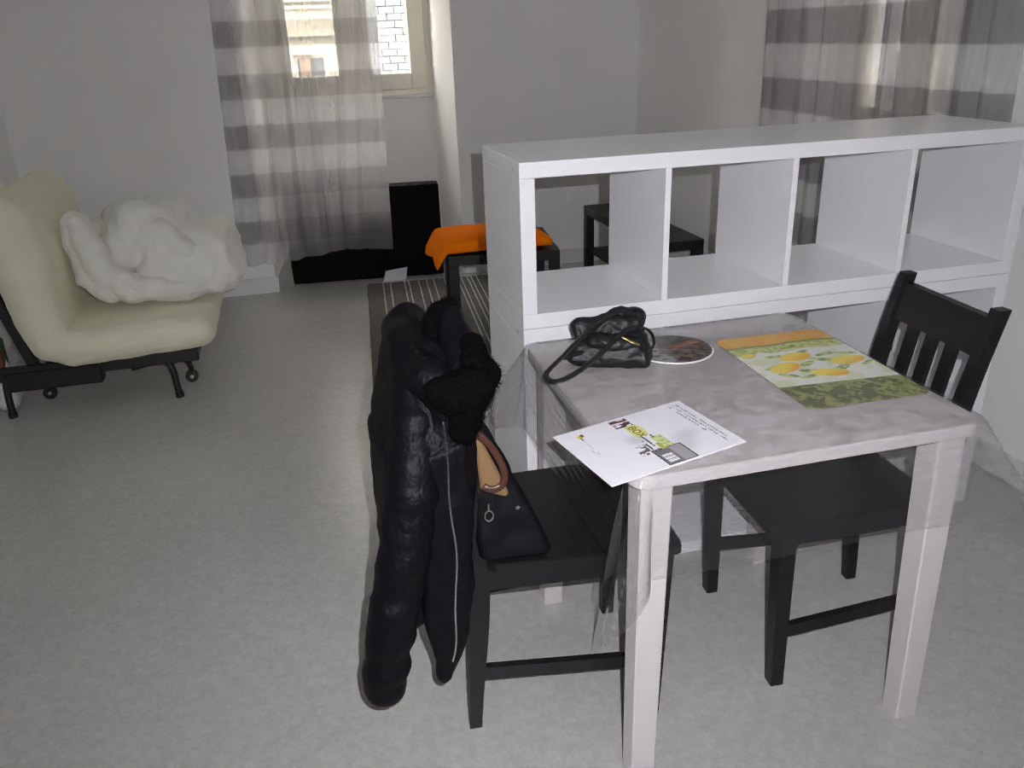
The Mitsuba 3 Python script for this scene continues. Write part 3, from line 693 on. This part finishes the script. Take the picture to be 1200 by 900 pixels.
mattress = blob(slab([((-1.005, .300), .072), ((-1.25, .292), .083), ((-1.52, .282), .082), ((-1.60, .315), .085), ((-1.625, .45), .098), ((-1.64, .64), .112), ((-1.655, .80), .108), ((-1.665, .835), .10)], YS0, YS1 + .12), .022, 10)
part(sf, 'mattress', displace(mattress, wr), 'm_cream', True)
def tube(*pts, r=.016, n=24): return sweep(resample(pts, n) if len(pts) > 2 else np.linspace(pts[0], pts[1], 4), r, None, 10)
for y in (YS0 + .06, YS1 - .06):
    part(sf, 'side_rail', box(-1.84, -1.02, y - .014, y + .014, .165, .225, .004), 'm_blackmetal')
    part(sf, 'leg', tube((-1.20, y, .19), (-1.155, y, .17), (-1.135, y, .08), (-1.13, y - .0, .018), r=.0145), 'm_blackmetal', True)
    part(sf, 'leg', tube((-1.80, y, .19), (-1.81, y, .10), (-1.812, y, .018), r=.0145), 'm_blackmetal', True)
    for x in (-1.13, -1.812):
        f_ = trimesh.creation.cylinder(.018, .022, sections=14); part(sf, 'foot', move(f_, (x, y, .011)), 'm_blackmetal', 40)
for x, dx in ((-1.09, -.03), (-1.70, .05)):
    part(sf, 'caster_leg', tube((x + dx - .02, 1.93, .19), (x + dx, 1.935, .15), (x - .0, 1.955, .09), (x, 1.965, .045), r=.0125), 'm_blackmetal', True)
    w_ = rot(trimesh.creation.cylinder(.028, .022, sections=20), np.pi / 2, (1, 0, 0)); cs = part(sf, 'caster', move(w_, (x, 1.965, .028)), 'm_blackmetal', 40)
    h_ = rot(trimesh.creation.cylinder(.008, .026, sections=12), np.pi / 2, (1, 0, 0)); part(cs, 'hub', move(h_, (x, 1.965, .028)), 'm_chrome', 40)
part(sf, 'cross_bar', tube((-1.30, YS0 + .06, .16), (-1.15, 1.95, .15), (-1.06, YS1 - .08, .17), r=.011), 'm_blackmetal', True)
part(sf, 'cross_bar', box(-1.05, -1.02, YS0 + .05, YS1 - .05, .175, .215, .004), 'm_blackmetal')
for y in (YS0 + .09, 2.0, 2.25, YS1 - .09):
    part(sf, 'back_bar', hull([(x + i, yy, z) for x, z in ((-1.655, .20), (-1.80, .80)) for i in (-.05, -.01) for yy in (y - .02, y + .02)]), 'm_blackmetal')
part(sf, 'mechanism_box', box(-1.80, -1.42, YS0 + .03, YS0 + .10, .12, .20, .008), 'm_blackmetal')
# white duvet heaped on the far half of the seat
dv = blob([
    ['hull', ((-1.18, 2.02, .47), .055), ((-.87, 2.05, .47), .05), ((-.85, 2.45, .48), .06), ((-1.3, 2.45, .48), .06), ((-.90, 2.12, .60), .05), ((-.90, 2.42, .62), .05), ((-1.15, 2.12, .68), .06)],
    ['hull', ((-1.22, 2.12, .74), .07), ((-1.10, 2.25, .74), .06), ((-1.30, 2.3, .70), .08), ((-1.05, 2.08, .60), .07), ((-1.36, 2.10, .56), .06)],
    [((-1.44, 2.02, .76), .035), ((-1.40, 1.98, .64), .05), ((-1.36, 1.98, .52), .05), ((-1.24, 1.97, .455), .05), ((-1.05, 2.0, .44), .04), ((-.86, 2.06, .44), .03)],
    [((-1.46, 2.04, .77), .03), ((-1.47, 2.02, .64), .03), ((-1.44, 1.99, .53), .035), ((-1.36, 1.97, .47), .04)],
    ['hull', ((-1.40, 2.15, .46), .05), ((-1.0, 2.1, .44), .04), ((-1.4, 2.45, .5), .06), ((-1.42, 2.3, .66), .05)],
], .011, 8)
dv = displace(dv, lambda v: .026 * ridged(v * (1, 1, .8), 5, 15, 3) + .012 * ridged(v * (1.3, 1, .7), 12, 2, 3) - .012)
single('duvet', 'crumpled white duvet heaped on the seat of the cream sofa bed', 'duvet', dv, 'm_duvet', True)
# plastic bag with things at the left edge
pb = thing('carrier_bag', 'white plastic bag with a few coloured packs on the floor left of the sofa bed', 'bag')
PBM = lambda m: move(m, (.045, .09, -.055))
part(pb, 'bag', PBM(displace(blob([['hull', ((-1.93, 1.84, .11), .05), ((-1.90, 1.90, .11), .05), ((-1.935, 1.89, .25), .03), ((-1.90, 1.83, .26), .035), ((-1.885, 1.78, .11), .045)]], .014, 6), lambda v: .012 * ridged(v, 9, 3, 3) - .005)), 'm_bagwhite', True)
part(pb, 'pack', PBM(rbox(-1.945, -1.88, 1.84, 1.90, .20, .36, .01)), 'm_green', 30); part(pb, 'pack', PBM(rbox(-1.93, -1.87, 1.79, 1.835, .20, .32, .01)), 'm_redbrown', 30)

# ---------------------------------------------------------------- back of the room
bx = thing('black_panel_box', 'large flat black box standing in the window recess behind the curtain', 'box')
pb_ = rbox(-.595, .378, 3.47, 3.60, .006, .595, .014)
BXR = lambda m: move(rotz(m, -.105, (-.108, 3.53, 0)), (0, -.025, 0))
part(bx, 'body', BXR(pb_), 'm_blackbox', 30)
for x in (-.5, .28): part(bx, 'foot', BXR(box(x - .03, x + .03, 3.49, 3.58, 0, .008)), 'm_blackbox')
cp = np.array([(0, 0, 0), (.15, 0, 0), (.16, .0, .085), (.015, 0, .075)])
card = hull([(x, y, z) for x, _, z in cp for y in (0, .0015)])
card = rot(card, .22, (1, 0, 0)); card = rotz(card, .12); card = move(card, (-.035, 3.36, .001))
single('folded_card', 'small white card leaning against the black box by the rug', 'card', card, 'm_paper')

rg = thing('striped_rug', 'dark grey rug with thin white stripes on the floor behind the cube shelf', 'rug')
RA = math.atan2(.16, 1.92)
r_ = box(0, 1.33, 0, 1.95, 0, .009, .003); uvr = np.c_[np.array(r_.vertices)[:, 0] / 1.33, np.array(r_.vertices)[:, 1] / 1.95]
part(rg, 'pile', move(rotz(r_, -RA), (-.305, 1.375, .0005)), 'm_rug', uv=uvr)

def lack(label, x0, x1, y0, y1, shelf, name='side_table', turn=0.0):
    t = thing(name, label, 'table'); B = lambda *a: rotz(box(*a), turn, (x0, y0, 0))
    part(t, 'tabletop', B(x0, x1, y0, y1, .40, .45, .0015), 'm_lack')
    for x in (x0, x1 - .05):
        for y in (y0, y1 - .05): part(t, 'leg', B(x, x + .05, y, y + .05, .0095 if not shelf else 0, .3995, .0015), 'm_lack')
    if shelf: part(t, 'lower_shelf', B(x0 + .01, x1 - .01, y0 + .05, y1 - .05, .17, .19, .0015), 'm_lack')
    return t
lack('square black side table carrying the orange cushion', .175, .735, 2.07, 2.62, False, turn=-.13)
lack('long black bench table with lower shelf along the right wall', 1.22, 1.485, 1.93, 3.04, True, 'bench_table')

# orange cushion, its left end drooping over the table edge
n = 60
S, R_ = np.meshgrid(np.linspace(-1, 1, n), np.linspace(-1, 1, n), indexing='ij')
prof = np.clip((1 - np.abs(S) ** 3.2) * (1 - np.abs(R_) ** 3.2), 0, 1) ** .55
def cside(sg):
    x = .395 + .315 * S * (1 - .06 * (1 - np.abs(R_)) ** 2); y = 2.235 + .19 * R_ * (1 - .07 * (1 - np.abs(S)) ** 2)
    h = .462 + .050 * prof * (1 if sg > 0 else 0.10) + .012
    h = h + np.where(sg > 0, .006, -.009)
    dr_ = np.clip(.17 - x, 0, None)
    h = h - 0.75 * dr_ - 2.2 * dr_ ** 2 + np.where(sg > 0, .012, 0) * meshkit.fbm(np.stack([x * 7, y * 7, 0 * x], -1), 3, 2)
    return np.stack([x + .35 * dr_, y, h + (.012 if sg > 0 else 0)], -1)
A, B_ = cside(1), cside(-1)
edge_ = (np.abs(S) > .999) | (np.abs(R_) > .999)
M_ = (A + B_) / 2; A[edge_] = M_[edge_]; B_[edge_] = M_[edge_]
cm = trimesh.Trimesh(np.vstack([A.reshape(-1, 3), B_.reshape(-1, 3)]), np.vstack([grid(n, n), grid(n, n)[:, ::-1] + n * n]), process=False)
cm.merge_vertices(); cm.fix_normals()
single('orange_cushion', 'orange cushion lying on the square black side table', 'cushion', cm, 'm_orange', True)
